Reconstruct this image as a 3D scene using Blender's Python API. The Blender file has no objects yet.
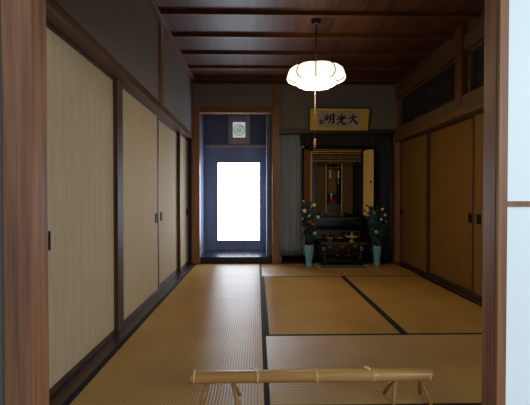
import bpy, bmesh, math, random
from mathutils import Vector, Matrix
random.seed(7)
S = bpy.context.scene
COL = S.collection
R = math.radians
PI = math.pi

# ------------------------------------------------------------------ camera, world, light, exposure
cd = bpy.data.cameras.new('camera'); cam = bpy.data.objects.new('camera', cd); COL.objects.link(cam)
cd.sensor_width = 36; cd.lens = 36 * 384 / 530; cd.clip_start = 0.02
cam.location = (0, 0, .955)
cam.rotation_euler = (R(90 - .82), 0, R(-1.19))
S.camera = cam

W = bpy.data.worlds.new('world'); S.world = W; W.use_nodes = True
W.node_tree.nodes['Background'].inputs[0].default_value = (.66, .82, 1, 1)
W.node_tree.nodes['Background'].inputs[1].default_value = .38

def area_light(name, loc, target, sx, sy, power, color):
    l = bpy.data.lights.new(name, 'AREA'); l.shape = 'RECTANGLE'; l.size = sx; l.size_y = sy
    l.energy = power; l.color = color
    o = bpy.data.objects.new(name, l); COL.objects.link(o); o.location = loc
    o.rotation_euler = (Vector(target) - Vector(loc)).to_track_quat('-Z', 'Y').to_euler()
    return o
# daylight that enters the veranda from the garden side, behind and to the right of the camera
area_light('garden_daylight', (3.4, -2.2, 2.0), (-.9, 3.0, 1.0), 3.0, 2.0, 100, (.86, .93, 1))

vs = S.view_settings
vs.view_transform = 'Standard'; vs.look = 'None'; vs.gamma = 1; vs.use_curve_mapping = False
vs.exposure = 0.0
S.cycles.use_denoising = True
S.cycles.max_bounces = 8
S.cycles.sample_clamp_indirect = 4

# ------------------------------------------------------------------ materials
def lin(r, g, b):
    f = lambda c: (c / 255 / 12.92) if c / 255 <= .04045 else ((c / 255 + .055) / 1.055) ** 2.4
    return (f(r), f(g), f(b), 1)

def new_mat(name):
    m = bpy.data.materials.new(name); m.use_nodes = True
    nt = m.node_tree; return m, nt, nt.nodes['Principled BSDF']

def N(nt, typ, **kw):
    n = nt.nodes.new(typ)
    for k, v in kw.items():
        if k in n.inputs: n.inputs[k].default_value = v
        else: setattr(n, k, v)
    return n

def ramp(nt, fac, stops):
    r = nt.nodes.new('ShaderNodeValToRGB'); e = r.color_ramp.elements
    while len(e) < len(stops): e.new(.5)
    for i, (p, c) in enumerate(stops): e[i].position = p; e[i].color = c
    nt.links.new(fac, r.inputs[0]); return r

def coords(nt, scale):
    tc = nt.nodes.new('ShaderNodeTexCoord'); mp = nt.nodes.new('ShaderNodeMapping')
    mp.inputs['Scale'].default_value = scale
    nt.links.new(tc.outputs['Object'], mp.inputs[0]); return mp.outputs[0]

def bump(nt, p, height, strength=.2, dist=.002):
    b = nt.nodes.new('ShaderNodeBump'); b.inputs['Strength'].default_value = strength
    b.inputs['Distance'].default_value = dist
    nt.links.new(height, b.inputs['Height']); nt.links.new(b.outputs[0], p.inputs['Normal'])

def wood(name, dark, light, axis='Z', rough=.5, fine=55, spec=.4):
    m, nt, p = new_mat(name)
    sc = [fine, fine, fine]; sc['XYZ'.index(axis)] = fine * .03
    v = coords(nt, sc)
    n1 = N(nt, 'ShaderNodeTexNoise', Scale=1.0, Detail=6.0, Roughness=.65); nt.links.new(v, n1.inputs['Vector'])
    sc2 = [7, 7, 7]; sc2['XYZ'.index(axis)] = .5
    v2 = coords(nt, sc2)
    n2 = N(nt, 'ShaderNodeTexNoise', Scale=1.0, Detail=3.0, Distortion=1.2); nt.links.new(v2, n2.inputs['Vector'])
    mx = N(nt, 'ShaderNodeMath', operation='ADD'); nt.links.new(n1.outputs[0], mx.inputs[0]); nt.links.new(n2.outputs[0], mx.inputs[1])
    hf = N(nt, 'ShaderNodeMath', operation='MULTIPLY'); hf.inputs[1].default_value = .5; nt.links.new(mx.outputs[0], hf.inputs[0])
    r = ramp(nt, hf.outputs[0], [(.34, lin(*dark)), (.66, lin(*light))])
    nt.links.new(r.outputs[0], p.inputs['Base Color'])
    p.inputs['Roughness'].default_value = rough; p.inputs['Specular IOR Level'].default_value = spec
    bump(nt, p, n1.outputs[0], .12)
    return m

def plain(name, c, rough=.5, metal=0, noise=.0, nscale=30, spec=.5):
    m, nt, p = new_mat(name)
    p.inputs['Roughness'].default_value = rough; p.inputs['Metallic'].default_value = metal
    p.inputs['Specular IOR Level'].default_value = spec
    v = coords(nt, (1, 1, 1))
    n = N(nt, 'ShaderNodeTexNoise', Scale=nscale, Detail=4.0); nt.links.new(v, n.inputs['Vector'])
    d = [max(0, x * (1 - noise)) for x in c]; l = [min(255, x * (1 + noise)) for x in c]
    r = ramp(nt, n.outputs[0], [(.3, lin(*d)), (.7, lin(*l))]); nt.links.new(r.outputs[0], p.inputs['Base Color'])
    return m

def glow(name, c, strength):
    m, nt, p = new_mat(name)
    p.inputs['Base Color'].default_value = lin(*c)
    p.inputs['Emission Color'].default_value = lin(*c); p.inputs['Emission Strength'].default_value = strength
    return m

def tatami_mat(name, axis):
    """woven rush: ribs run along the length of the mat (axis)"""
    m, nt, p = new_mat(name)
    cross = 'Y' if axis == 'X' else 'X'
    v = coords(nt, (1, 1, 1))
    w = N(nt, 'ShaderNodeTexWave', wave_type='BANDS', bands_direction=cross, Scale=2 * PI / .0155 / 20 , Distortion=.25)
    w.inputs['Detail Scale'].default_value = 3
    nt.links.new(v, w.inputs['Vector'])
    sc = [900, 900, 900]; sc['XY'.index(axis)] = 400; sc['XY'.index(cross)] = 60
    v2 = coords(nt, sc)
    n = N(nt, 'ShaderNodeTexNoise', Scale=1.0, Detail=3.0); nt.links.new(v2, n.inputs['Vector'])
    v3 = coords(nt, (2.2, 2.2, 2.2))
    n3 = N(nt, 'ShaderNodeTexNoise', Scale=1.0, Detail=3.0); nt.links.new(v3, n3.inputs['Vector'])
    a = N(nt, 'ShaderNodeMath', operation='MULTIPLY_ADD'); a.inputs[1].default_value = .08; nt.links.new(w.outputs['Fac'], a.inputs[0])
    b = N(nt, 'ShaderNodeMath', operation='MULTIPLY'); b.inputs[1].default_value = .35; nt.links.new(n.outputs[0], b.inputs[0])
    nt.links.new(b.outputs[0], a.inputs[2])
    c = N(nt, 'ShaderNodeMath', operation='MULTIPLY_ADD'); c.inputs[1].default_value = .35; nt.links.new(n3.outputs[0], c.inputs[0])
    nt.links.new(a.outputs[0], c.inputs[2])
    r = ramp(nt, c.outputs[0], [(.18, lin(144, 110, 54)), (.56, lin(204, 162, 88))])
    nt.links.new(r.outputs[0], p.inputs['Base Color'])
    p.inputs['Roughness'].default_value = .36; p.inputs['IOR'].default_value = 1.75
    # smooth rushes run across the mat, so gloss spreads along its length
    p.inputs['Anisotropic'].default_value = .88
    t = N(nt, 'ShaderNodeCombineXYZ'); t.inputs['XY'.index(axis)].default_value = 1
    nt.links.new(t.outputs[0], p.inputs['Tangent'])
    sp = ramp(nt, w.outputs['Fac'], [(.15, (.05, .05, .05, 1)), (.75, (1, 1, 1, 1))])
    nt.links.new(sp.outputs[0], p.inputs['Specular IOR Level'])
    bump(nt, p, w.outputs['Fac'], .22, .002)
    return m

def fusuma_mat(name, dark, light):
    m, nt, p = new_mat(name)
    v = coords(nt, (170, 170, 5))
    n = N(nt, 'ShaderNodeTexNoise', Scale=1.0, Detail=4.0); nt.links.new(v, n.inputs['Vector'])
    v2 = coords(nt, (1, 1, .05))
    w = N(nt, 'ShaderNodeTexWave', wave_type='BANDS', bands_direction='Y', Scale=3.4, Distortion=1.5); nt.links.new(v2, w.inputs['Vector'])
    v3 = coords(nt, (8, 8, 260))
    n2 = N(nt, 'ShaderNodeTexNoise', Scale=1.0, Detail=2.0); nt.links.new(v3, n2.inputs['Vector'])
    a = N(nt, 'ShaderNodeMath', operation='MULTIPLY_ADD'); a.inputs[1].default_value = .08
    nt.links.new(w.outputs['Fac'], a.inputs[0]); nt.links.new(n.outputs[0], a.inputs[2])
    b = N(nt, 'ShaderNodeMath', operation='MULTIPLY_ADD'); b.inputs[1].default_value = .22
    nt.links.new(n2.outputs[0], b.inputs[0]); nt.links.new(a.outputs[0], b.inputs[2])
    r = ramp(nt, b.outputs[0], [(.25, lin(*dark)), (1.05, lin(*light))])
    nt.links.new(r.outputs[0], p.inputs['Base Color'])
    p.inputs['Roughness'].default_value = .75; p.inputs['Specular IOR Level'].default_value = .2
    bump(nt, p, n.outputs[0], .1, .001)
    return m

def fabric(name, c, noise=.15):
    m, nt, p = new_mat(name)
    v = coords(nt, (60, 60, 60))
    n = N(nt, 'ShaderNodeTexNoise', Scale=1.0, Detail=5.0); nt.links.new(v, n.inputs['Vector'])
    k = N(nt, 'ShaderNodeTexVoronoi', Scale=.45); nt.links.new(v, k.inputs['Vector'])
    a = N(nt, 'ShaderNodeMath', operation='MULTIPLY_ADD'); a.inputs[1].default_value = .3
    nt.links.new(k.outputs['Distance'], a.inputs[0]); nt.links.new(n.outputs[0], a.inputs[2])
    r = ramp(nt, a.outputs[0], [(.35, lin(*[x * (1 - noise) for x in c])), (.9, lin(*[min(255, x * (1 + noise)) for x in c]))])
    nt.links.new(r.outputs[0], p.inputs['Base Color'])
    p.inputs['Roughness'].default_value = .8; p.inputs['Sheen Weight'].default_value = .3
    return m

def boards(name, dark, light, width):
    """ceiling boards running in depth with joint lines"""
    m = wood(name, dark, light, 'Y', .45, 40)
    nt = m.node_tree; p = nt.nodes['Principled BSDF']
    src = p.inputs['Base Color'].links[0].from_socket
    v = coords(nt, (1, 1, 1))
    w = N(nt, 'ShaderNodeTexWave', wave_type='BANDS', bands_direction='X', wave_profile='SAW', Scale=2 * PI / width / 20)
    nt.links.new(v, w.inputs['Vector'])
    r = ramp(nt, w.outputs['Fac'], [(0, (.35, .35, .35, 1)), (.05, (1, 1, 1, 1))])
    mx = N(nt, 'ShaderNodeMix', data_type='RGBA', blend_type='MULTIPLY'); mx.inputs[0].default_value = 1
    nt.links.new(src, mx.inputs[6]); nt.links.new(r.outputs[0], mx.inputs[7]); nt.links.new(mx.outputs[2], p.inputs['Base Color'])
    return m

M = dict(
    post=wood('post_wood', (118, 82, 60), (168, 122, 90), 'Z', .42),
    jamb=wood('front_post_wood', (122, 82, 62), (192, 136, 98), 'Z', .45),
    redpost=wood('red_brown_post_wood', (86, 50, 30), (124, 76, 46), 'Z', .5),
    lit_face=wood('daylit_face_wood', (142, 94, 60), (188, 138, 94), 'Z', .45),  # lighter wood colour paints daylight on the right post's front
    beam=wood('beam_wood_depth', (70, 44, 34), (126, 84, 62), 'Y', .4),
    beam_x=wood('beam_wood_cross', (104, 66, 42), (160, 110, 74), 'X', .42),
    dark_x=wood('dark_wood_cross', (44, 30, 26), (76, 54, 46), 'X', .4),
    sill=wood('sill_wood', (34, 23, 19), (70, 48, 38), 'Y', .32),
    frame=wood('door_frame_wood', (52, 35, 28), (96, 66, 52), 'Z', .55, 55, .25),
    ceiling=boards('ceiling_boards', (60, 33, 20), (112, 68, 44), .30),
    batten=wood('ceiling_batten', (74, 42, 24), (124, 76, 44), 'X', .45),
    ranma=wood('transom_wood', (34, 31, 32), (58, 54, 54), 'Y', .5),
    rbeam=wood('transom_beam_wood', (84, 64, 38), (128, 100, 62), 'Y', .5),
    plaster=plain('grey_plaster', (134, 128, 122), .95, 0, .06, 90, .1),
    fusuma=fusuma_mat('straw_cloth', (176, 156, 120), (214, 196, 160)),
    fusuma_r=fusuma_mat('straw_cloth_lamp_tint', (108, 78, 32), (146, 110, 54)),  # same straw cloth, darkened and yellowed to stand in for dim lamplight
    tat_y=tatami_mat('rush_weave_long', 'Y'), tat_x=tatami_mat('rush_weave_cross', 'X'),
    heri=plain('dark_border_cloth', (24, 27, 34), .75, 0, .1, 200, .2),
    door=wood('glare_tinted_door', (112, 126, 158), (140, 156, 188), 'Z', .4),  # blue grey colour stands in for window glare over the door
    door_x=wood('blue_grey_panel', (60, 64, 76), (84, 90, 104), 'X', .45),
    winframe=wood('plum_window_frame', (160, 138, 146), (206, 184, 190), 'Z', .4),
    step=wood('polished_dark_step', (26, 24, 30), (44, 42, 50), 'X', .24),
    pane=glow('frosted_daylight_pane', (226, 240, 255), 9.5),
    smallpane=glow('small_window_paper', (205, 226, 226), .55),
    crest=glow('pale_green_glass', (204, 216, 192), .46),
    crest2=plain('grey_green_line', (168, 182, 168), .5),
    curtain=plain('window_lit_curtain', (206, 222, 244), .8, 0, .06, 60, .2),  # same curtain cloth, lightened and blued to paint window light on it
    recess=plain('glare_tinted_plaster', (112, 120, 142), .9, 0, .05, 90, .1),  # bluish colour puts the window's glare onto the recess walls
    dcurtain=plain('shaded_curtain', (92, 98, 110), .8, 0, .06, 60, .2),  # same curtain cloth, darkened in colour to stand in for shade
    valance=fabric('dark_valance', (66, 66, 70), .18),
    lacquer=plain('black_lacquer', (14, 13, 16), .18, 0, .2),
    brownlac=plain('red_brown_lacquer', (136, 94, 74), .35, 0, .15, 20),
    gold=plain('gold_leaf', (232, 186, 84), .38, .3, .1, 60),
    brightgold=plain('bright_gold', (250, 214, 124), .4, 0, .05),
    goldpanel=wood('gold_panel', (238, 202, 116), (250, 224, 150), 'Z', .45, 30),
    dullgold=plain('dull_gold_carving', (118, 94, 48), .5, .2, .35, 90),
    brocade=plain('brown_gold_brocade', (96, 72, 36), .6, .2, .35, 120),
    deep=plain('deep_brown_cloth', (34, 28, 22), .8, 0, .3, 40),  # dark brown cloth behind the scroll
    white=plain('white_ceramic', (220, 220, 214), .3),
    orange=plain('orange_cloth', (196, 74, 34), .6, 0, .15, 50),
    vase=plain('turquoise_celadon', (116, 184, 216), .22, 0, .06, 12),
    leaf=plain('dark_green_leaf', (46, 88, 80), .4, 0, .35, 25),
    stem=plain('green_brown_stem', (40, 52, 36), .6, 0, .2),
    petal=plain('white_petal', (226, 228, 216), .6),
    petal_r=plain('red_petal', (166, 46, 40), .6),
    petal_y=plain('pale_yellow_petal', (196, 190, 140), .6),
    paper=plain('grey_calligraphy_paper', (186, 178, 166), .9, 0, .03, 40),
    mount=plain('gold_mount', (226, 196, 84), .5, .2, .06, 40),
    ink=plain('black_ink', (18, 16, 18), .7),
    blackframe=plain('black_frame', (26, 22, 22), .35),
    shade=glow('lit_paper_shade', (255, 232, 196), 1.8),
    bowl=glow('bright_lower_shade', (255, 218, 160), 30),
    wire=plain('dark_shade_wire', (40, 30, 24), .6),
    cord=plain('brown_cord', (40, 26, 20), .6),
    string=plain('pale_pull_string', (170, 160, 150), .7),
    handle=plain('pink_wood_handle', (196, 140, 116), .5),
    bamboo=wood('pale_bamboo', (172, 120, 56), (218, 168, 96), 'X', .3, 60, .5),
    bamboo_ring=plain('bamboo_node', (226, 198, 146), .4, 0, .05),
    bamboo_dark=wood('brown_bamboo_twig', (140, 100, 52), (190, 146, 84), 'Z', .4),
    pull=plain('black_metal_pull', (20, 18, 18), .7, 0, 0, 30, .2),
    shoji=glow('door_paper_daylight_glow', (222, 239, 244), .34),  # even glow added to the paper stands in for daylight on it
    rug=plain('grey_altar_mat', (112, 104, 92), .85, 0, .22, 140),
    engawa=wood('veranda_boards', (112, 78, 48), (158, 114, 74), 'X', .35),
)

# ------------------------------------------------------------------ mesh helpers
def box(bm, x0, x1, y0, y1, z0, z1, bev=0.0):
    a = Vector(((x0 + x1) / 2, (y0 + y1) / 2, (z0 + z1) / 2))
    r = bmesh.ops.create_cube(bm, size=1, matrix=Matrix.Translation(a) @ Matrix.Diagonal((abs(x1 - x0), abs(y1 - y0), abs(z1 - z0), 1)))
    if bev:
        es = list({e for v in r['verts'] for e in v.link_edges})
        bmesh.ops.bevel(bm, geom=es, offset=bev, segments=2, affect='EDGES', profile=.6)

def tube(bm, pts, rad, seg=10, caps=True):
    pts = [Vector(p) for p in pts]
    rad = rad if isinstance(rad, (list, tuple)) else [rad] * len(pts)
    rings = []
    prev = None
    for i, p in enumerate(pts):
        t = (pts[min(i + 1, len(pts) - 1)] - pts[max(i - 1, 0)]).normalized()
        if prev is None:
            u = t.orthogonal().normalized()
        else:
            u = (prev - t * prev.dot(t)).normalized()
        prev = u; w = t.cross(u)
        rings.append([bm.verts.new(p + (u * math.cos(2 * PI * k / seg) + w * math.sin(2 * PI * k / seg)) * rad[i]) for k in range(seg)])
    for a, b in zip(rings, rings[1:]):
        for k in range(seg):
            f = bm.faces.new((a[k], a[(k + 1) % seg], b[(k + 1) % seg], b[k])); f.smooth = True
    if caps:
        bm.faces.new(list(reversed(rings[0]))); bm.faces.new(rings[-1])

def lathe(bm, prof, seg=32, c=(0, 0, 0), lobes=0, amp=0.0):
    rings = []
    for r, z in prof:
        ring = []
        for k in range(seg):
            a = 2 * PI * k / seg
            rr = r * (1 - amp * (1 - abs(math.sin(lobes * a / 2)) ** .8)) if lobes else r
            ring.append(bm.verts.new((c[0] + rr * math.cos(a), c[1] + rr * math.sin(a), c[2] + z)))
        rings.append(ring)
    for a, b in zip(rings, rings[1:]):
        for k in range(seg):
            f = bm.faces.new((a[k], a[(k + 1) % seg], b[(k + 1) % seg], b[k])); f.smooth = True
    bm.faces.new(list(reversed(rings[0]))); bm.faces.new(rings[-1])

def ball(bm, c, r, sc=(1, 1, 1), u=12, v=8):
    x = bmesh.ops.create_uvsphere(bm, u_segments=u, v_segments=v, radius=r, matrix=Matrix.Translation(c) @ Matrix.Diagonal((*sc, 1)))
    for vv in x['verts']:
        for f in vv.link_faces: f.smooth = True

def prism(bm, pts, d):
    """closed outline (3D points) extruded by vector d"""
    d = Vector(d)
    a = [bm.verts.new(Vector(p)) for p in pts]; b = [bm.verts.new(Vector(p) + d) for p in pts]
    n = len(a)
    bm.faces.new(a); bm.faces.new(list(reversed(b)))
    for k in range(n): bm.faces.new((a[k], b[k], b[(k + 1) % n], a[(k + 1) % n]))

def obj(name, bm, mat, parent=None):
    bmesh.ops.recalc_face_normals(bm, faces=bm.faces)
    me = bpy.data.meshes.new(name); bm.to_mesh(me); bm.free()
    me.materials.append(mat)
    o = bpy.data.objects.new(name, me); COL.objects.link(o)
    if parent: o.parent = parent
    return o

def boxes(name, lst, mat, parent=None, bev=0.0):
    bm = bmesh.new()
    for b in lst: box(bm, *b, bev=bev)
    return obj(name, bm, mat, parent)

def tag(o, label, cat, group=None, kind=None):
    o['label'] = label
    if cat: o['category'] = cat
    if group: o['group'] = group
    if kind: o['kind'] = kind
    return o

def thing(name, label, cat, loc=(0, 0, 0), rz=0, group=None):
    o = bpy.data.objects.new(name, None); COL.objects.link(o)
    o.location = loc; o.rotation_euler = (0, 0, rz); o.empty_display_size = .1
    return tag(o, label, cat, group)

def struct(o, label, cat):
    return tag(o, label, cat, None, 'structure')

def dup(root, loc, rz=0, label=None):
    r = root.copy(); COL.objects.link(r); r.location = loc; r.rotation_euler = (0, 0, rz)
    if label: r['label'] = label
    for ch in list(root.children):
        c = ch.copy(); COL.objects.link(c); c.parent = r
        for g in list(ch.children):
            d = g.copy(); COL.objects.link(d); d.parent = c
    return r

# ------------------------------------------------------------------ the room shell
XL, XR, YB, YF, ZC = -.89, 1.98, 5.50, 1.72, 2.62      # edges of the matting, back wall, front, ceiling
FL, FR = -.975, 2.05                                    # faces of the sliding doors

struct(boxes('floor', [(-1.2, 2.3, 1.5, 6.4, -.12, -.05)], M['dark_x']), 'sub floor under the straw matting', 'floor')
struct(boxes('floor_veranda', [(-2.2, 4.2, -1.2, 1.5, -.12, -.02)], M['engawa']), 'veranda boards in front of the room', 'floor')
struct(boxes('ceiling', [(-1.25, 2.4, 1.4, 6.5, ZC, ZC + .08)], M['ceiling']), 'dark brown board ceiling above the room', 'ceiling')

# plaster walls
struct(boxes('wall_left', [(-1.2, -.912, 1.5, 5.6, 1.828, ZC), (-1.2, -1.06, 1.5, 5.6, -.05, 1.9)], M['plaster']), 'grey plaster wall above the left sliding doors', 'wall')
struct(boxes('wall_right', [(2.12, 2.35, 1.5, 6.4, -.05, ZC)], M['plaster']), 'wall behind the right sliding doors', 'wall')
struct(boxes('wall_back', [(-1.0, .216, 5.5, 5.62, 2.235, ZC), (.317, 2.12, 5.5, 5.62, 1.93, ZC),
                           (.30, .36, 5.62, 6.3, -.05, ZC), (.36, 2.12, 6.22, 6.3, -.05, ZC)], M['plaster']),
       'grey plaster back wall with two recesses', 'wall')
struct(boxes('wall_recess', [(-1.1, -.852, 5.62, 6.3, -.05, ZC), (.145, .30, 5.62, 6.3, -.05, ZC), (-1.1, .36, 6.26, 6.34, 1.80, ZC)], M['recess']), 'glare-tinted plaster wall inside the door recess', 'wall')
struct(boxes('wall_front', [(-1.2, 2.35, 1.5, 1.62, 1.95, ZC), (-2.2, -1.005, 1.56, 1.63, -.02, 1.95)], M['plaster']), 'front wall above and left of the opening', 'wall')

# trim: posts, beams, sills
tr = [0]
def trim(label, lst, mat, bev=.003):
    tr[0] += 1
    return struct(boxes('trim_%d' % tr[0], lst, mat, None, bev), label, 'trim')

trim('brown post in the left back corner of the room', [(-.93, -.815, 5.47, 5.585, 0, 2.235)], M['post'])
trim('brown main post between the door recess and the altar recess', [(.216, .317, 5.47, 5.58, 0, ZC)], M['post'])
trim('light brown beam over the door recess', [(-.815, .216, 5.48, 5.6, 2.155, 2.235)], M['beam_x'])
trim('dark beam over the altar recess', [(.317, 2.0, 5.485, 5.6, 1.865, 1.93)], M['dark_x'])
trim('brown corner post at the right end of the back wall', [(1.985, 2.06, 5.47, 5.58, 0, ZC)], M['post'])
trim('dark baseboard strip along the altar recess floor', [(.36, 2.0, 6.15, 6.22, -.05, .04), (.317, 2.0, 5.5, 6.2, -.05, -.004)], M['dark_x'])
# left side: head beam, sill, posts
trim('brown head beam above the left sliding doors', [(-1.06, -.90, 1.6, 5.47, 1.77, 1.832)], M['beam'])
trim('dark grooved sill under the left sliding doors', [(-1.06, -.89, 1.6, 5.47, -.05, .012)], M['sill'])
trim('brown post between the first and second left doors', [(-1.04, -.962, 2.67, 2.785, .012, 1.77)], M['frame'])
trim('brown upper post on the left plaster wall', [(-.93, -.895, 3.62, 3.73, 1.832, ZC)], M['post'])
trim('thin ceiling trim along the left wall', [(-.93, -.855, 1.62, 5.5, ZC - .05, ZC)], M['beam'])
# right side
trim('brown head beam above the right sliding doors', [(1.975, 2.12, 1.6, 5.47, 1.745, 1.93)], M['rbeam'])
trim('dark grooved sill under the right sliding doors', [(1.98, 2.12, 1.6, 5.47, -.05, .012)], M['sill'])
trim('brown beam above the carved right transom', [(1.985, 2.12, 1.6, 5.47, 2.36, 2.50)], M['rbeam'])
trim('plaster strip above the right transom beam', [(2.02, 2.12, 1.6, 5.47, 2.50, ZC)], M['rbeam'])
trim('brown post crossing the right transom', [(1.965, 2.08, 3.67, 3.79, 1.85, ZC)], M['redpost'])
trim('thin ceiling trim along the back wall', [(-.85, 1.98, 5.44, 5.5, ZC - .055, ZC)], M['dark_x'])
# ceiling battens
for k in range(8):
    y = 5.41 - .483 * k
    trim('dark ceiling batten across the boards, %s from the back wall' % ['first', 'second', 'third', 'fourth', 'fifth', 'sixth', 'seventh', 'eighth'][k],
         [(-.89, 2.02, y - .02, y + .02, ZC - .035, ZC)], M['batten'], .002)
# front posts and lintel
trim('brown front post on the left of the opening', [(-1.005, -.89, 1.538, 1.654, -.05, 1.98)], M['jamb'], .004)
trim('dark brown front post on the right of the opening', [(.952, 1.003, 1.516, 1.60, -.05, 1.98)], M['jamb'], .003)
trim('lintel above the front opening', [(-.935, 2.3, 1.515, 1.62, 1.80, 1.98)], M['beam_x'])
trim('wooden threshold under the front opening', [(-.935, 2.3, 1.5, 1.72, -.05, -.01)], M['beam_x'])

# transom (ranma): carved board with pierced knots
def transom(label, y0, y1, holes):
    tr[0] += 1
    root = bpy.data.objects.new('trim_%d' % tr[0], None); COL.objects.link(root)
    struct(root, label, 'transom')
    boxes('transom_frame', [(2.03, 2.09, y0, y0 + .035, 1.93, 2.36), (2.03, 2.09, y1 - .035, y1, 1.93, 2.36),
                            (2.03, 2.09, y0 + .035, y1 - .035, 1.93, 1.955), (2.03, 2.09, y0 + .035, y1 - .035, 2.335, 2.36)], M['rbeam'], root)
    boxes('transom_board', [(2.07, 2.08, y0 + .02, y1 - .02, 1.94, 2.35)], M['ranma'], root)
    for (y, z, r) in holes:
        bm = bmesh.new()
        for q in range(6):
            a = q * PI / 3
            ball(bm, (2.063, y + math.cos(a) * r * .62, z + math.sin(a) * r * .62), r * .42, (.3, 1, 1), 8, 6)
        ball(bm, (2.06, y, z), r * .4, (.4, 1, 1), 8, 6)
        obj('carved_flower', bm, M['dark_x'], root)
transom('carved wooden transom near the altar with three dark flowers', 3.79, 5.47, [(5.16, 2.09, .06), (4.50, 2.19, .065), (4.10, 2.17, .06)])
transom('carved wooden transom nearer the front, beyond the upper post', 1.62, 3.67, [(3.2, 2.16, .06), (2.5, 2.19, .065)])

# ------------------------------------------------------------------ sliding doors
dn = [0]
def sliding_door(label, side, y0, y1, pull_y, z0, z1, mat, back=False):
    dn[0] += 1
    s = 1 if side == 'R' else -1
    xf = (FR if side == 'R' else FL) + s * (.032 if back else 0)
    root = bpy.data.objects.new('door_%d' % dn[0], None); COL.objects.link(root)
    struct(root, label, 'sliding door')
    root.location = (xf + s * .015, (y0 + y1) / 2, z0)
    h = (y1 - y0) / 2; H = z1 - z0
    boxes('cloth_panel', [(-.009, .009, -h + .02, h - .02, .03, H - .02)], mat, root)
    boxes('door_frame', [(-.015, .015, -h, -h + .025, 0, H), (-.015, .015, h - .025, h, 0, H),
                         (-.015, .015, -h + .025, h - .025, 0, .035), (-.015, .015, -h + .025, h - .025, H - .022, H)], M['frame'], root, .002)
    # recessed finger pull
    bm = bmesh.new()
    py = pull_y - (y0 + y1) / 2
    x = -s * .0115
    box(bm, x - .0035, x + .0035, py - .026, py + .026, .70, .775, .003)
    p = obj('finger_pull', bm, M['pull'], root)
    boxes('pull_rim', [(x - .005, x + .005, py - .030, py - .026, .696, .779), (x - .005, x + .005, py + .026, py + .030, .696, .779),
                       (x - .005, x + .005, py - .030, py + .030, .779, .783), (x - .005, x + .005, py - .030, py + .030, .692, .696)], M['pull'], p)
    return root
sliding_door('straw cloth sliding door nearest the front on the left wall', 'L', 1.66, 2.67, 1.80, .012, 1.77, M['fusuma'])
sliding_door('straw cloth sliding door just past the left wall post', 'L', 2.785, 3.84, 3.75, .012, 1.77, M['fusuma'])
sliding_door('third left wall sliding door, pull beside that of its nearer neighbour', 'L', 3.82, 4.92, 4.07, .012, 1.77, M['fusuma'], True)
sliding_door('last left wall sliding door beside the back corner post', 'L', 4.89, 5.47, 5.38, .012, 1.77, M['fusuma'])
sliding_door('lamplight-tinted sliding door beside the altar at the right wall back corner', 'R', 4.59, 5.47, 5.40, .012, 1.745, M['fusuma_r'])
sliding_door('middle lamplight-tinted sliding door of the right wall', 'R', 3.59, 4.61, 3.71, .012, 1.745, M['fusuma_r'], True)
sliding_door('lamplight-tinted right wall sliding door partly behind the front post', 'R', 2.60, 3.62, 3.51, .012, 1.745, M['fusuma_r'])
sliding_door('lamplight-tinted right wall sliding door nearest the front', 'R', 1.66, 2.62, 1.8, .012, 1.745, M['fusuma_r'], True)

# pale paper front door to the right of the opening
dn[0] += 1
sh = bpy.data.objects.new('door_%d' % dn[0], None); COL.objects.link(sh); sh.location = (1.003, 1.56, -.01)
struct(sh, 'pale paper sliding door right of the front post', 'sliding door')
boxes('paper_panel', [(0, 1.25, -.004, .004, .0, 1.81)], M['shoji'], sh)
boxes('middle_rail', [(.0, 1.25, -.014, -.004, .925, .948)], M['jamb'], sh)
boxes('door_frame', [(-.049, -.016, -.062, -.045, 0, 1.81)], M['lit_face'], sh, .002)  # added strip over the post front, daylight put into its lighter colour
boxes('door_frame', [(0, 1.25, -.015, -.004, 0, .06), (1.21, 1.25, -.015, -.004, .06, 1.81)], M['jamb'], sh)

# ------------------------------------------------------------------ back door recess: raised step, glazed door, small window
trim('raised dark polished step in front of the glazed door', [(-.835, .216, 5.52, 6.26, -.05, .095)], M['step'], .016)
dn[0] += 1
bd = bpy.data.objects.new('door_%d' % dn[0], None); COL.objects.link(bd); bd.location = (-.35, 6.22, .095)
struct(bd, 'glare-tinted glazed door at the end of the room', 'glazed door')
x0, x1, H = -.50, .495, 1.655
w0, w1, v0, v1 = -.293, .403, .149, 1.423       # pane
boxes('door_frame', [(x0, w0, -.02, .02, 0, H), (w1, x1, -.02, .02, 0, H), (w0, w1, -.02, .02, 0, v0), (w0, w1, -.02, .02, v1, H)], M['door'], bd, .003)
boxes('glass_pane', [(w0, w1, .004, .012, v0, v1)], M['pane'], bd)
boxes('glazing_bead', [(w0, w0 + .012, -.026, -.0, v0, v1), (w1 - .012, w1, -.026, 0, v0, v1), (w0, w1, -.026, 0, v0, v0 + .012), (w0, w1, -.026, 0, v1 - .012, v1)], M['door'], bd)
trim('thin plum wooden rail above the glazed door', [(-.852, .145, 6.175, 6.24, 1.75, 1.79)], M['winframe'])
wn = bpy.data.objects.new('window_1', None); COL.objects.link(wn); wn.location = (-.29, 6.25, 2.04)
struct(wn, 'small square lit window with a round motif above the glazed door', 'window')
a, b, c, d = -.176, .176, -.228, .228
e, f, g, h = -.113, .113, -.138, .138
boxes('window_frame', [(a, e, -.05, .01, c, d), (f, b, -.05, .01, c, d), (e, f, -.05, .01, c, g), (e, f, -.05, .01, h, d)], M['winframe'], wn, .008)
boxes('inner_bead', [(e, e + .012, -.03, .0, g, h), (f - .012, f, -.03, 0, g, h), (e, f, -.03, 0, g, g + .012), (e, f, -.03, 0, h - .012, h)], M['door'], wn)
boxes('window_pane', [(e, f, -.006, .004, g, h)], M['smallpane'], wn)
bm = bmesh.new()
bmesh.ops.create_cone(bm, cap_ends=True, segments=40, radius1=.088, radius2=.088, depth=.006, matrix=Matrix.Translation((0, -.009, 0)) @ Matrix.Rotation(PI / 2, 4, 'X'))
mt = obj('round_motif', bm, M['crest'], wn)
bm = bmesh.new()
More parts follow.
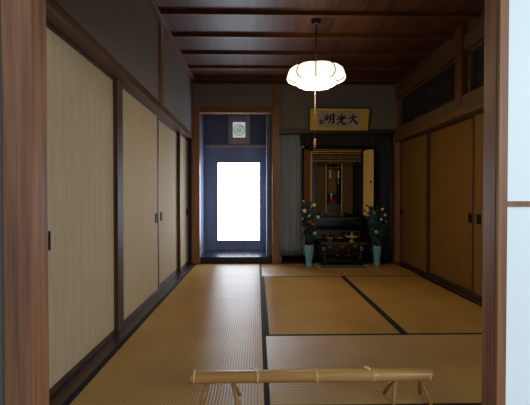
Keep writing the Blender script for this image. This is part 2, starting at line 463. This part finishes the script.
tube(bm, [(.088 * math.cos(t), -.012, .088 * math.sin(t)) for t in [k * 2 * PI / 40 for k in range(41)]], .0045, 6, False)
tube(bm, [(.03 + .035 * math.cos(t), -.012, .02 + .04 * math.sin(t)) for t in [k * .3 for k in range(18)]], .004, 6)
tube(bm, [(-.06 + .1 * k / 8, -.012, -.045 + .03 * math.sin(k * .9) + .06 * k / 8) for k in range(9)], .004, 6)
tube(bm, [(-.03 + .02 * k / 6, -.012, .03 - .07 * k / 6) for k in range(7)], .004, 6)
obj('motif_lines', bm, M['crest2'], mt)

# ------------------------------------------------------------------ tatami mats
def tatami(label, x0, x1, y0, y1, axis):
    cx, cy = (x0 + x1) / 2, (y0 + y1) / 2
    root = thing('tatami_mat', label, 'tatami mat', (cx, cy, -.05), 0, 'straw mats covering the floor')
    hx, hy, g, bw = (x1 - x0) / 2 - .001, (y1 - y0) / 2 - .001, .05, .025
    boxes('rush_surface', [(-hx, hx, -hy, hy, 0, g - .001)], M['tat_y' if axis == 'Y' else 'tat_x'], root)
    for s in (-1, 1):
        if axis == 'Y': q = (s * hx - (bw if s > 0 else 0), s * hx + (bw if s < 0 else 0), -hy, hy, 0.002, g + .0005)
        else: q = (-hx, hx, s * hy - (bw if s > 0 else 0), s * hy + (bw if s < 0 else 0), 0.002, g + .0005)
        boxes('cloth_border', [q], M['heri'], root)
tatami('straw mat in front of the glazed door step, along the far left sliding doors', XL, .06, 3.62, YB, 'Y')
tatami('straw mat nearest the front beside the first left sliding door', XL, .06, YF, 3.62, 'Y')
tatami('straw mat lying crosswise under the altar vases at the back', .06, XR, 4.59, YB, 'X')
tatami('middle straw mat, left one of the pair between the crosswise mats', .06, 1.03, 2.655, 4.59, 'Y')
tatami('straw mat beside the right sliding doors, right one of the pair', 1.03, XR, 2.655, 4.59, 'Y')
tatami('straw mat lying crosswise behind the bamboo barrier', .06, XR, YF, 2.655, 'X')

# ------------------------------------------------------------------ curtains in the altar recess
def curtain(name, label, x0, x1, y, z0, z1, mat, folds, amp):
    bm = bmesh.new(); n = folds * 10; m = 14
    rows = []
    for j in range(m + 1):
        v = j / m; row = []
        for i in range(n + 1):
            u = i / n
            ph = u * folds * 2 * PI + .5 * math.sin(v * 3 + u * 5)
            a = amp * (.45 + .55 * (1 - v)) 
            row.append(bm.verts.new((x0 + (x1 - x0) * u + .006 * math.sin(ph * .5 + v * 4), y + a * math.sin(ph) + .3 * a * math.sin(ph * 2.3 + 1), z0 + (z1 - z0) * v)))
        rows.append(row)
    for ra, rb in zip(rows, rows[1:]):
        for i in range(n):
            fc = bm.faces.new((ra[i], ra[i + 1], rb[i + 1], rb[i])); fc.smooth = True
    bmesh.ops.solidify(bm, geom=bm.faces[:], thickness=.004)
    return tag(obj(name, bm, mat), label, 'curtain')
curtain('pleated_curtain', 'pleated curtain coloured as window-lit, left of the altar beside the post', (.325), .70, 5.60, .10, 1.862, M['curtain'], 6, .028)
curtain('pleated_curtain', 'pleated curtain coloured as shaded, right of the altar, near the sliding doors', 1.68, 1.975, 5.60, .10, 1.862, M['dcurtain'], 6, .028)
curtain('valance_curtain', 'short dark valance hanging under the beam above the altar', .62, 1.80, 5.565, 1.70, 1.864, M['valance'], 14, .006)

# ------------------------------------------------------------------ household altar
A = thing('household_altar', 'tall black lacquered altar cabinet with open gilded doors', 'altar', (1.17, 5.62, 0))
L, G = M['lacquer'], M['gold']
boxes('cabinet_body', [(-.40, -.36, .0, .48, .02, 1.66), (.36, .40, .0, .48, .02, 1.66), (-.36, .36, .44, .48, .02, 1.66),
                       (-.40, .40, 0, .48, 1.66, 1.74), (-.36, .36, 0, .44, .60, .66), (-.36, .36, .02, .44, .02, .30), (-.36, .36, .10, .44, .30, .34)], L, A, .003)
cor = boxes('cornice', [(-.415, .415, -.03, .02, 1.66, 1.70), (-.40, .40, -.015, .02, 1.62, 1.66)], L, A, .003)
boxes('gold_moulding', [(-.36, .36, -.022, -.014, 1.612, 1.622), (-.36, .36, -.022, -.014, 1.640, 1.646), (-.36, .36, -.012, -.004, 1.585, 1.592)], G, cor)
# carved transom with openwork lozenges
tp = boxes('carved_frieze', [(-.36, .36, .03, .045, 1.49, 1.585)], L, A)
bm = bmesh.new()
for k in range(13):
    x = -.33 + k * .055
    ball(bm, (x, .028, 1.538), .024, (1, .35, 1.1), 8, 6)
    ball(bm, (x + .027, .028, 1.515), .014, (1, .35, 1), 8, 6); ball(bm, (x + .027, .028, 1.562), .014, (1, .35, 1), 8, 6)
obj('carved_cloud', bm, M['dullgold'], tp)
boxes('frieze_border', [(-.36, .36, .022, .034, 1.482, 1.489)], G, tp)
# inner shrine: pillars, side panels, back
for s in (-1, 1):
    bm = bmesh.new(); lathe(bm, [(.010, 0), (.010, .02), (.0075, .03), (.0075, .77), (.010, .78), (.010, .80)], 12, (s * .12, .20, .67))
    obj('gilded_pillar', bm, M['brightgold'], A)
    boxes('brocade_panel', [(s * .13 if s > 0 else -.30, .30 if s > 0 else -.13, .235, .245, .70, 1.46)], M['brocade'], A)
    boxes('inner_post', [(s * .33 - .03, s * .33 + .03, .05, .09, .66, 1.49)], L, A)
    bm = bmesh.new(); lathe(bm, [(.030, 0), (.036, .02), (.030, .04), (.014, .055)], 16, (s * .12, .20, .66)); obj('pillar_base', bm, M['dullgold'], A)
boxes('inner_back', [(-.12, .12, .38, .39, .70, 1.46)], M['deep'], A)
boxes('inner_lintel', [(-.35, .35, .19, .23, 1.455, 1.485), (-.13, .13, .20, .22, 1.40, 1.412)], M['dullgold'], A)
# hanging scroll with a seated gilded figure niche: scroll only
boxes('hanging_scroll', [(-.075, .075, .362, .368, 1.0, 1.43)], M['brocade'], A)
boxes('scroll_picture', [(-.05, .05, .356, .361, 1.04, 1.38)], M['dullgold'], A)
boxes('stepped_dais', [(-.20, .20, .22, .43, .66, .74), (-.16, .16, .27, .43, .74, .84)], L, A, .003)
boxes('dais_edging', [(-.20, .20, .214, .219, .730, .737), (-.16, .16, .264, .269, .832, .839)], M['dullgold'], A)
# lower tier: drawers with gold edges
def gold_rect(x0, x1, z0, z1, y, t=.005):
    return [(x0, x1, y - .005, y, z1 - t, z1), (x0, x1, y - .005, y, z0, z0 + t), (x0, x0 + t, y - .005, y, z0 + t, z1 - t), (x1 - t, x1, y - .005, y, z0 + t, z1 - t)]
boxes('shelf_front', [(-.36, .36, -.01, .02, .60, .655)], L, A, .003)
boxes('shelf_edging', [(-.34, .34, -.015, -.011, .645, .649)], M['dullgold'], A)
for q, (xa, xb) in enumerate([(-.345, -.10), (-.085, .345)]):
    d = boxes('drawer', [(xa, xb, .0, .09, .345, .455)], L, A, .003)
    boxes('gold_edging', gold_rect(xa + .008, xb - .008, .352, .448, -.001), M['dullgold'], d)
    k = bmesh.new(); ball(k, ((xa + xb) / 2, -.008, .40), .012); obj('drawer_knob', k, G, d)
boxes('tier_rail', [(-.36, .36, .0, .06, .455, .475), (-.36, .36, .0, .06, .31, .345)], L, A, .003)
# doors: folding leaves with rounded top corners
def leaf(name, hinge, ang, w, z0, z1, face, label, knob):
    root = bpy.data.objects.new(name, None); COL.objects.link(root); root.parent = A
    root.location = hinge; root.rotation_euler = (0, 0, ang)
    root['label'] = label
    def outline(x0, x1, za, zb, r):
        pts = []
        for cx, cz, a0 in ((x1 - r, zb - r, 0), (x0 + r, zb - r, 90), (x0 + r, za + r, 180), (x1 - r, za + r, 270)):
            pts += [(cx + r * math.cos(R(a0 + t)), cz + r * math.sin(R(a0 + t))) for t in (0, 22, 45, 68, 90)]
        return pts
    bm = bmesh.new(); prism(bm, [(x, -.011, z) for x, z in outline(0, w, z0, z1, .02)], (0, .022, 0)); obj('door_board', bm, L, root)
    for s in (-1, 1):
        bm = bmesh.new(); prism(bm, [(x, s * .011, z) for x, z in outline(.022, w - .022, z0 + .022, z1 - .022, .035)], (0, s * .003, 0))
        obj('door_panel', bm, face, root)
    if knob:
        bm = bmesh.new(); ball(bm, (w * .72, .018, 1.17), .016); ball(bm, (w * .72, -.018, 1.17), .016); obj('door_knob', bm, M['pull'], root)
    return root
leaf('door_leaf', (.375, -.035, 0), R(-57), .23, .66, 1.655, M['goldpanel'], 'open gilded right door leaf with black knob', True)
l2 = leaf('door_leaf', (-.375, -.035, 0), R(-139), .20, .66, 1.655, M['brownlac'], 'open red brown left door leaf', False)
bm = bmesh.new(); box(bm, .006, .040, -.016, .016, .68, 1.62); obj('gold_strip', bm, M['brightgold'], l2)

# things inside the altar
def lantern(x, label):
    t = thing('hanging_altar_lantern', label, 'lantern', (1.17 + x, 5.62 + .17, 1.485), 0, 'lanterns hanging in the altar')
    bm = bmesh.new(); tube(bm, [(0, 0, 0), (0, 0, -.13)], .0025, 6); obj('chain', bm, M['gold'], t)
    bm = bmesh.new(); lathe(bm, [(.004, -.125), (.026, -.145), (.014, -.155), (.015, -.22), (.022, -.23), (.006, -.25)], 12); obj('lantern_body', bm, M['white'], t)
    bm = bmesh.new(); tube(bm, [(0, 0, -.25), (0, 0, -.33), (0, 0, -.345)], [.003, .007, .003], 8); obj('tassel', bm, M['gold'], t)
lantern(-.065, 'white and gold lantern on the left inside the dark altar')
lantern(.06, 'white and gold lantern on the right inside the dark altar')
t = thing('offering_stand', 'small stand under a red orange cloth at the centre of the altar', 'stand', (1.165, 5.925, .8415))
boxes('stand_box', [(-.032, .032, 0, .06, 0, .075)], M['lacquer'], t)
bm = bmesh.new()
n = 14
P0 = [(-.038 + .076 * i / n, .055, .079) for i in range(n + 1)]
P1 = [(-.040 + .080 * i / n, -.004, .079) for i in range(n + 1)]
P2 = [(-.062 + .124 * i / n, -.018 + .005 * math.sin(i * 2.1), .010) for i in range(n + 1)]
rows = [[bm.verts.new(p) for p in q] for q in (P0, P1, P2)]
for ra, rb in zip(rows, rows[1:]):
    for i in range(n): bm.faces.new((ra[i], ra[i + 1], rb[i + 1], rb[i]))
bmesh.ops.solidify(bm, geom=bm.faces[:], thickness=.003)
obj('cloth', bm, M['orange'], t)
t = thing('offering_cup', 'small white offering cup standing above the orange cloth in the altar', 'cup', (1.155, 5.955, .9255))
bm = bmesh.new(); lathe(bm, [(.012, 0), (.018, .006), (.008, .02), (.008, .04), (.022, .055), (.026, .085), (.022, .085)], 18); obj('cup', bm, M['white'], t)

# ------------------------------------------------------------------ low table before the altar, lotus, mat
T = thing('altar_table', 'low black altar table with gold fittings before the altar', 'table', (1.175, 5.36, .019))
boxes('table_top', [(-.31, .31, -.13, .13, .285, .312)], L, T, .004)
boxes('top_edging', [(-.31, .31, -.135, -.1295, .303, .309), (-.31, .31, -.135, -.1295, .287, .290)], M['dullgold'], T)
boxes('apron', [(-.27, .27, -.10, -.085, .225, .285), (-.27, .27, .085, .10, .225, .285)], L, T)
for x in (-.18, 0, .18):
    bm = bmesh.new(); ball(bm, (x, -.103, .255), .022, (1.6, .25, .7), 10, 6); obj('gold_fitting', bm, M['dullgold'], T)
for sx in (-1, 1):
    for sy in (-1, 1):
        bm = bmesh.new()
        tube(bm, [(sx * .25, sy * .09, .285), (sx * .265, sy * .10, .22), (sx * .25, sy * .09, .12), (sx * .24, sy * .085, .05), (sx * .275, sy * .105, 0)], [.022, .024, .018, .016, .022], 10)
        lg = obj('leg', bm, L, T)
        if sy < 0:
            for q in [(sx * .262 - .02, sx * .262 + .02, -.128, -.118, .20, .25), (sx * .245 - .015, sx * .245 + .015, -.110, -.102, .10, .112), (sx * .25 - .015, sx * .25 + .015, -.112, -.104, .15, .162)]:
                boxes('leg_fitting', [q], M['dullgold'], lg)
for x in (-.06, .1):
    bm = bmesh.new(); tube(bm, [(x, -.06, .285), (x, -.065, .15), (x, -.06, .06)], [.014, .011, .014], 8); boxl = obj('stretcher_post', bm, L, T)
    for z in (.20, .13): boxes('post_fitting', [(x - .02, x + .02, -.085, -.072, z, z + .008)], M['dullgold'], boxl)
boxes('lower_shelf', [(-.25, .25, -.09, .09, .045, .06)], L, T)
t = thing('lotus_ornament', 'gold and white lotus ornament on the right of the altar table', 'ornament', (1.325, 5.33, .331))
bm = bmesh.new(); lathe(bm, [(.04, 0), (.042, .008), (.014, .016), (.012, .04), (.03, .05), (.008, .055)], 16); obj('stand', bm, G, t)
for ring, (nn, rr, zz, tilt) in enumerate([(8, .082, .066, 20), (6, .044, .085, 55)]):
    bm = bmesh.new()
    for k in range(nn):
        a = 2 * PI * k / nn + ring * .3
        m = Matrix.Translation((0, 0, .045)) @ Matrix.Rotation(a, 4, 'Z') @ Matrix.Rotation(-R(tilt), 4, 'Y') @ Matrix.Translation((rr * .6, 0, 0)) @ Matrix.Diagonal((1, .5, .18, 1))
        bmesh.ops.create_uvsphere(bm, u_segments=8, v_segments=6, radius=rr * .6, matrix=m)
    obj('petal_ring', bm, M['petal_y'] if ring == 0 else M['white'], t)
bm = bmesh.new(); tube(bm, [(0, 0, .055), (0, 0, .13)], .008, 8); obj('candle', bm, M['white'], t)
# small offering bowls
for (x, c, lab) in ((1.02, 'dullgold', 'small dark gold incense bowl on the left of the altar table'), (1.16, 'lacquer', 'small dark lacquer bowl on the middle of the altar table')):
    t = thing('incense_bowl', lab, 'bowl', (x, 5.33, .331))
    bm = bmesh.new(); lathe(bm, [(.022, 0), (.024, .006), (.014, .012), (.034, .03), (.040, .055), (.036, .055), (.03, .03), (.004, .02)], 18); obj('bowl', bm, M[c], t)
    bm = bmesh.new(); lathe(bm, [(.041, .052), (.042, .056), (.036, .058)], 18); obj('rim', bm, G, t)
t = thing('altar_mat', 'grey patterned mat on the straw matting under the altar table', 'mat', (1.17, 5.25, .001))
boxes('mat_field', [(-.32, .32, -.19, .2, 0, .003)], M['rug'], t)
boxes('mat_border', [(-.34, .34, -.215, -.19, 0, .0035), (-.34, .34, .20, .225, 0, .0035), (-.34, -.32, -.19, .2, 0, .0035), (.32, .34, -.19, .2, 0, .0035)], M['paper'], t)

# ------------------------------------------------------------------ vases and flower arrangements
def vase(label, loc, h, r):
    t = thing('tall_vase', label, 'vase', loc, 0, 'pair of turquoise vases')
    bm = bmesh.new()
    lathe(bm, [(r * .66, 0), (r * .72, .01), (r * .68, .04), (r * .66, .06), (r * .80, h * .45), (r * .97, h * .85), (r, h * .93), (r * .93, h * .97), (r, h), (r * .92, h), (r * .86, h * .9), (r * .6, h * .3)], 28)
    obj('vase_body', bm, M['vase'], t)
    return t
vase('turquoise vase standing left of the altar table', (.71, 5.22, .001), .30, .068)
vase('turquoise vase standing right of the altar table', (1.66, 5.27, .001), .28, .060)

def bouquet(label, loc, w, h, flowers, seed):
    rnd = random.Random(seed)
    t = thing('flower_bouquet', label, 'flowers', loc, 0, 'flower arrangements in the vases')
    bs = bmesh.new(); bl = bmesh.new()
    for k in range(16):
        a = rnd.uniform(0, 2 * PI); sp = rnd.uniform(.15, 1) * w; hh = h * rnd.uniform(.45, 1) * (1 - .25 * (sp / w) ** 2)
        pts = []
        for q in range(6):
            u = q / 5
            pts.append(Vector((math.cos(a) * sp * u ** 1.3, math.sin(a) * sp * .55 * u ** 1.3, -.12 + (hh + .12) * u)))
        pts[0] = Vector((math.cos(a) * .018, math.sin(a) * .018, -.12)); pts[1] = Vector((math.cos(a) * .03, math.sin(a) * .03, .01))
        tube(bs, pts, [.003, .003, .0025, .002, .0018, .001], 5)
        for q in range(44):
            u = rnd.uniform(.4, 1.0); i = min(4, int(u * 5)); p = pts[i].lerp(pts[i + 1], u * 5 - i)
            d = Vector((rnd.uniform(-1, 1), rnd.uniform(-1, 1), rnd.uniform(-.3, .9))).normalized()
            s = d.cross(Vector((rnd.uniform(-1, 1), rnd.uniform(-1, 1), rnd.uniform(-1, 1)))).normalized()
            ln = rnd.uniform(.045, .085); nrm = d.cross(s) * .006
            v = [bl.verts.new(p), bl.verts.new(p + d * ln * .4 + s * ln * .24 + nrm), bl.verts.new(p + d * ln), bl.verts.new(p + d * ln * .4 - s * ln * .24 + nrm), bl.verts.new(p + d * ln * .45 - nrm)]
            bl.faces.new((v[0], v[1], v[4])); bl.faces.new((v[1], v[2], v[4])); bl.faces.new((v[2], v[3], v[4])); bl.faces.new((v[3], v[0], v[4]))
    for (fx, fy, fz, r, mk) in flowers: tube(bs, [(fx, fy + .004, fz), (fx * .6, fy * .3, fz * .5), (fx * .1, 0, .0)], .0018, 5)
    obj('stems', bs, M['stem'], t)
    me = obj('foliage', bl, M['leaf'], t)
    for (fx, fy, fz, r, mk) in flowers:
        bm = bmesh.new()
        for k in range(7):
            a = 2 * PI * k / 7
            m = Matrix.Translation((fx + math.cos(a) * r * .55, fy - r * .1, fz + math.sin(a) * r * .55)) @ Matrix.Diagonal((1, .55, 1, 1))
            bmesh.ops.create_uvsphere(bm, u_segments=7, v_segments=5, radius=r * .5, matrix=m)
        ball(bm, (fx, fy - r * .3, fz), r * .45, (1, .6, 1), 8, 6)
        obj('flower', bm, M[mk], t)
bouquet('leafy bouquet with white and red flowers in the left vase', (.71, 5.22, .302), .17, .62,
        [(.055, -.10, .545, .024, 'petal'), (-.075, -.10, .47, .026, 'petal'), (.11, -.09, .385, .022, 'petal'), (-.015, -.12, .40, .014, 'petal'),
         (-.09, -.09, .62 - .02, .012, 'petal'), (.0, -.12, .32, .026, 'petal_r'), (.04, -.12, .29, .022, 'petal_r'), (-.06, -.1, .24, .018, 'petal_r'), (.06, -.12, .17, .024, 'petal_y'), (-.1, -.08, .36, .012, 'petal')], 3)
bouquet('leafy bouquet with small white flowers in the right vase', (1.66, 5.27, .282), .17, .62,
        [(.04, -.10, .51, .018, 'petal'), (.075, -.1, .43, .018, 'petal'), (.02, -.11, .37, .017, 'petal'), (-.045, -.12, .20, .026, 'petal_y'), (-.07, -.09, .46, .012, 'petal'), (.10, -.08, .34, .010, 'petal')], 11)

# ------------------------------------------------------------------ framed calligraphy
FRM = thing('framed_calligraphy', 'long gold bordered calligraphy panel leaning above the altar', 'calligraphy frame', (1.168, 5.495, 1.895))
FRM.rotation_euler = (R(16), 0, 0)
FW, FH = .868, .335
w2 = FW / 2
boxes('frame', [(-w2, -w2 + .016, -.022, 0, 0, FH), (w2 - .016, w2, -.022, 0, 0, FH), (-w2 + .016, w2 - .016, -.022, 0, 0, .016), (-w2 + .016, w2 - .016, -.022, 0, FH - .016, FH)], M['blackframe'], FRM, .002)
boxes('gold_mount', [(-w2 + .014, w2 - .014, -.010, -.004, .014, FH - .014)], M['mount'], FRM)
boxes('paper', [(-.30, .285, -.0125, -.0102, .058, FH - .05)], M['paper'], FRM)
def brush(name, strokes, ox, oz, sc, label=None):
    """ink strokes: list of [(x, z, width), ...] polylines in a unit square, drawn with tapering width"""
    bm = bmesh.new()
    for st in strokes:
        P = [(Vector((ox + x * sc, 0, oz + z * sc)), wd * sc) for x, z, wd in st]
        # Catmull-Rom refinement
        Q = []
        for i in range(len(P) - 1):
            p0, p1, p2, p3 = P[max(i - 1, 0)], P[i], P[i + 1], P[min(i + 2, len(P) - 1)]
            for k in range(6):
                u = k / 6
                pt = .5 * ((2 * p1[0]) + (-p0[0] + p2[0]) * u + (2 * p0[0] - 5 * p1[0] + 4 * p2[0] - p3[0]) * u * u + (-p0[0] + 3 * p1[0] - 3 * p2[0] + p3[0]) * u ** 3)
                Q.append((pt, p1[1] + (p2[1] - p1[1]) * u))
        Q.append(P[-1])
        Lf, Rt = [], []
        for i, (p, wd) in enumerate(Q):
            tg = (Q[min(i + 1, len(Q) - 1)][0] - Q[max(i - 1, 0)][0]).normalized()
            nn = Vector((-tg.z, 0, tg.x)) * wd * .66
            Lf.append(p + nn); Rt.append(p - nn)
        y0, y1 = -.0145, -.0126
        va = [[bm.verts.new((p.x, y, p.z)) for p in side] for side in (Lf, Rt) for y in (y0, y1)]
        lf0, lf1, rt0, rt1 = va
        for i in range(len(Q) - 1):
            bm.faces.new((lf0[i], lf0[i + 1], rt0[i + 1], rt0[i])); bm.faces.new((lf1[i], rt1[i], rt1[i + 1], lf1[i + 1]))
            bm.faces.new((lf0[i], lf1[i], lf1[i + 1], lf0[i + 1])); bm.faces.new((rt0[i], rt0[i + 1], rt1[i + 1], rt1[i]))
        bm.faces.new((lf0[0], rt0[0], rt1[0], lf1[0])); bm.faces.new((lf0[-1], lf1[-1], rt1[-1], rt0[-1]))
    o = obj(name, bm, M['ink'], FRM)
    if label: o['label'] = label
    return o
big = [[(.06, .58, .09), (.40, .66, .10), (.86, .74, .13)],
       [(.50, .98, .08), (.52, .72, .13), (.40, .38, .11), (.06, .04, .04)],
       [(.48, .60, .06), (.66, .34, .13), (.98, .06, .18)]]
light_ = [[(.52, 1.0, .08), (.52, .80, .13), (.50, .60, .09)],
          [(.20, .86, .06), (.30, .74, .13), (.34, .68, .07)],
          [(.84, .90, .05), (.74, .76, .12), (.64, .66, .06)],
          [(.06, .52, .08), (.45, .58, .11), (.92, .62, .12)],
          [(.42, .54, .10), (.36, .28, .12), (.08, .04, .05)],
          [(.60, .56, .10), (.58, .26, .13), (.66, .10, .14), (.88, .08, .13), (.98, .24, .05)]]
bright = [[(.10, .82, .08), (.12, .56, .13), (.16, .36, .08)],
          [(.12, .82, .06), (.34, .86, .12), (.34, .60, .12), (.28, .40, .06)],
          [(.14, .62, .07), (.32, .64, .09)], [(.02, .40, .05), (.20, .42, .10), (.38, .48, .05)],
          [(.58, .92, .10), (.58, .60, .13), (.54, .30, .11), (.38, .02, .04)],
          [(.60, .90, .06), (.90, .96, .13), (.90, .50, .14), (.88, .14, .14), (.72, .16, .05)],
          [(.60, .70, .06), (.86, .73, .09)], [(.58, .48, .06), (.86, .52, .09)]]
brush('brush_character', big, .118, .10, .145)
brush('brush_character', light_, -.048, .095, .150)
brush('brush_character', bright, -.215, .10, .145)
sig = []
for j in range(2):
    for k in range(5):
        z = .92 - k * .19; x = .1 + j * .5
        sig += [[(x, z, .08), (x + .16, z + .03, .12), (x + .34, z + .01, .08)], [(x + .17, z + .07, .08), (x + .12, z - .06, .11), (x + .28, z - .10, .08)]]
brush('signature_column', sig, -.285, .10, .065)

# ------------------------------------------------------------------ pendant lamp
LX, LY = .557, 3.63
LP = thing('pendant_lamp', 'lit round paper pendant lamp hanging from the ceiling', 'lamp', (LX, LY, ZC))
bm = bmesh.new(); lathe(bm, [(.035, -.045), (.04, -.04), (.045, -.01), (.045, 0)], 20); obj('ceiling_rose', bm, M['cord'], LP)
bm = bmesh.new(); tube(bm, [(0, 0, -.04), (0, 0, -.444)], .006, 8); obj('cord', bm, M['cord'], LP)
zt = -.405
sq = lambda prof: [(r, -.537 + (z + .537) * .71) for r, z in prof]
up = [(.03, zt + .005), (.12, zt + .003), (.185, zt - .004), (.232, zt - .024), (.262, zt - .058), (.277, zt - .100), (.281, zt - .138), (.270, zt - .168), (.240, zt - .190), (.20, zt - .200)]
up = sq(up)
bm = bmesh.new(); lathe(bm, up, 90, (0, 0, 0), 9, .07); shade = obj('paper_shade', bm, M['shade'], LP)
low = [(.195, zt - .196), (.190, zt - .212), (.165, zt - .240), (.12, zt - .258), (.05, zt - .264), (.01, zt - .264)]
low = sq(low)
bm = bmesh.new(); lathe(bm, low, 90, (0, 0, 0), 9, .05); shade2 = obj('lower_shade', bm, M['bowl'], LP)
shade.rotation_euler.z = R(21); shade2.rotation_euler.z = R(21)
for k in range(9):
    a = 2 * PI * k / 9
    bm = bmesh.new(); tube(bm, [(r * .94 * math.cos(a), r * .94 * math.sin(a), z) for r, z in up[2:]], .0060, 6); obj('rib', bm, M['wire'], shade)
    bm = bmesh.new(); tube(bm, [(r * .965 * math.cos(a), r * .965 * math.sin(a), z) for r, z in low[:4]], .003, 6); obj('rib', bm, M['wire'], shade2)
bm = bmesh.new(); tube(bm, [(.196 * math.cos(t), .196 * math.sin(t), -.537 + (zt - .202 + .537) * .71) for t in [k * 2 * PI / 60 for k in range(61)]], .004, 6, False); obj('rim_wire', bm, M['wire'], shade2)
bm = bmesh.new(); tube(bm, [(-.008, 0, -.630), (-.010, 0, 1.50 - ZC)], .0016, 6); obj('pull_string', bm, M['string'], LP)
bm = bmesh.new(); lathe(bm, [(.004, 0), (.010, -.012), (.012, -.06), (.013, -.078), (.006, -.088)], 14, (-.010, 0, 1.505 - ZC)); obj('pull_handle', bm, M['handle'], LP)

# ------------------------------------------------------------------ bamboo barrier
BZ = .126
B = thing('bamboo_barrier', 'low pale bamboo pole barrier lying across the front of the matting', 'barrier', (.252, 1.765, .0))
hl = .560
nodes = [-hl + .02, -.250, .022, .285, hl - .015]
pts, rad = [], []
xs = [-hl + 2 * hl * k / 120 for k in range(121)]
for x in xs:
    r = .0285
    for nx in nodes[1:4]:
        dd = abs(x - nx); r += .0035 * math.exp(-(dd / .008) ** 2)
    r -= .0012 * math.sin((x + hl) * 5)
    pts.append((x, 0, BZ + .003 * (x / hl))); rad.append(r)
# hollow ends
pts = [(-hl + .03, 0, BZ), (-hl, 0, BZ)] + pts + [(hl, 0, BZ), (hl - .03, 0, BZ)]
rad = [.021, .021] + rad + [.021, .021]
bm = bmesh.new()
rings = []
for p, r in zip(pts, rad):
    rings.append([bm.verts.new((p[0], p[1] + r * math.cos(2 * PI * k / 20), p[2] + r * math.sin(2 * PI * k / 20))) for k in range(20)])
for ra_, rb_ in zip(rings, rings[1:]):
    for k in range(20): bm.faces.new((ra_[k], ra_[(k + 1) % 20], rb_[(k + 1) % 20], rb_[k])).smooth = True
bm.faces.new(rings[0]); bm.faces.new(rings[-1])
pole = obj('bamboo_pole', bm, M['bamboo'], B)
for nx in nodes:
    bm = bmesh.new(); tube(bm, [(nx - .004, 0, BZ), (nx, 0, BZ), (nx + .004, 0, BZ)], [.0300, .0338 if abs(nx) < .5 else .0305, .0300], 20); obj('node_ring', bm, M['bamboo_ring'], pole)
for (x, tip) in ((-.262, -.02), (.262, -.022)):
    bm = bmesh.new(); tube(bm, [(x + .012, -.005, BZ + .022), (x, -.006, BZ + .036), (x + tip, -.008, BZ + .043)], [.009, .007, .005], 8); obj('branch_stub', bm, M['bamboo_ring'], pole)
for (x, dx) in ((-.475, -.03), (-.37, .035), (.395, -.035), (.505, .03)):
    for s in (-1, 1):
        bm = bmesh.new()
        tube(bm, [(x, -s * .008, BZ - .022), (x + dx * .5, s * .030, BZ - .060), (x + dx, s * .062, .008)], [.009, .008, .0085], 8)
        obj('leg', bm, M['bamboo_dark'], B)
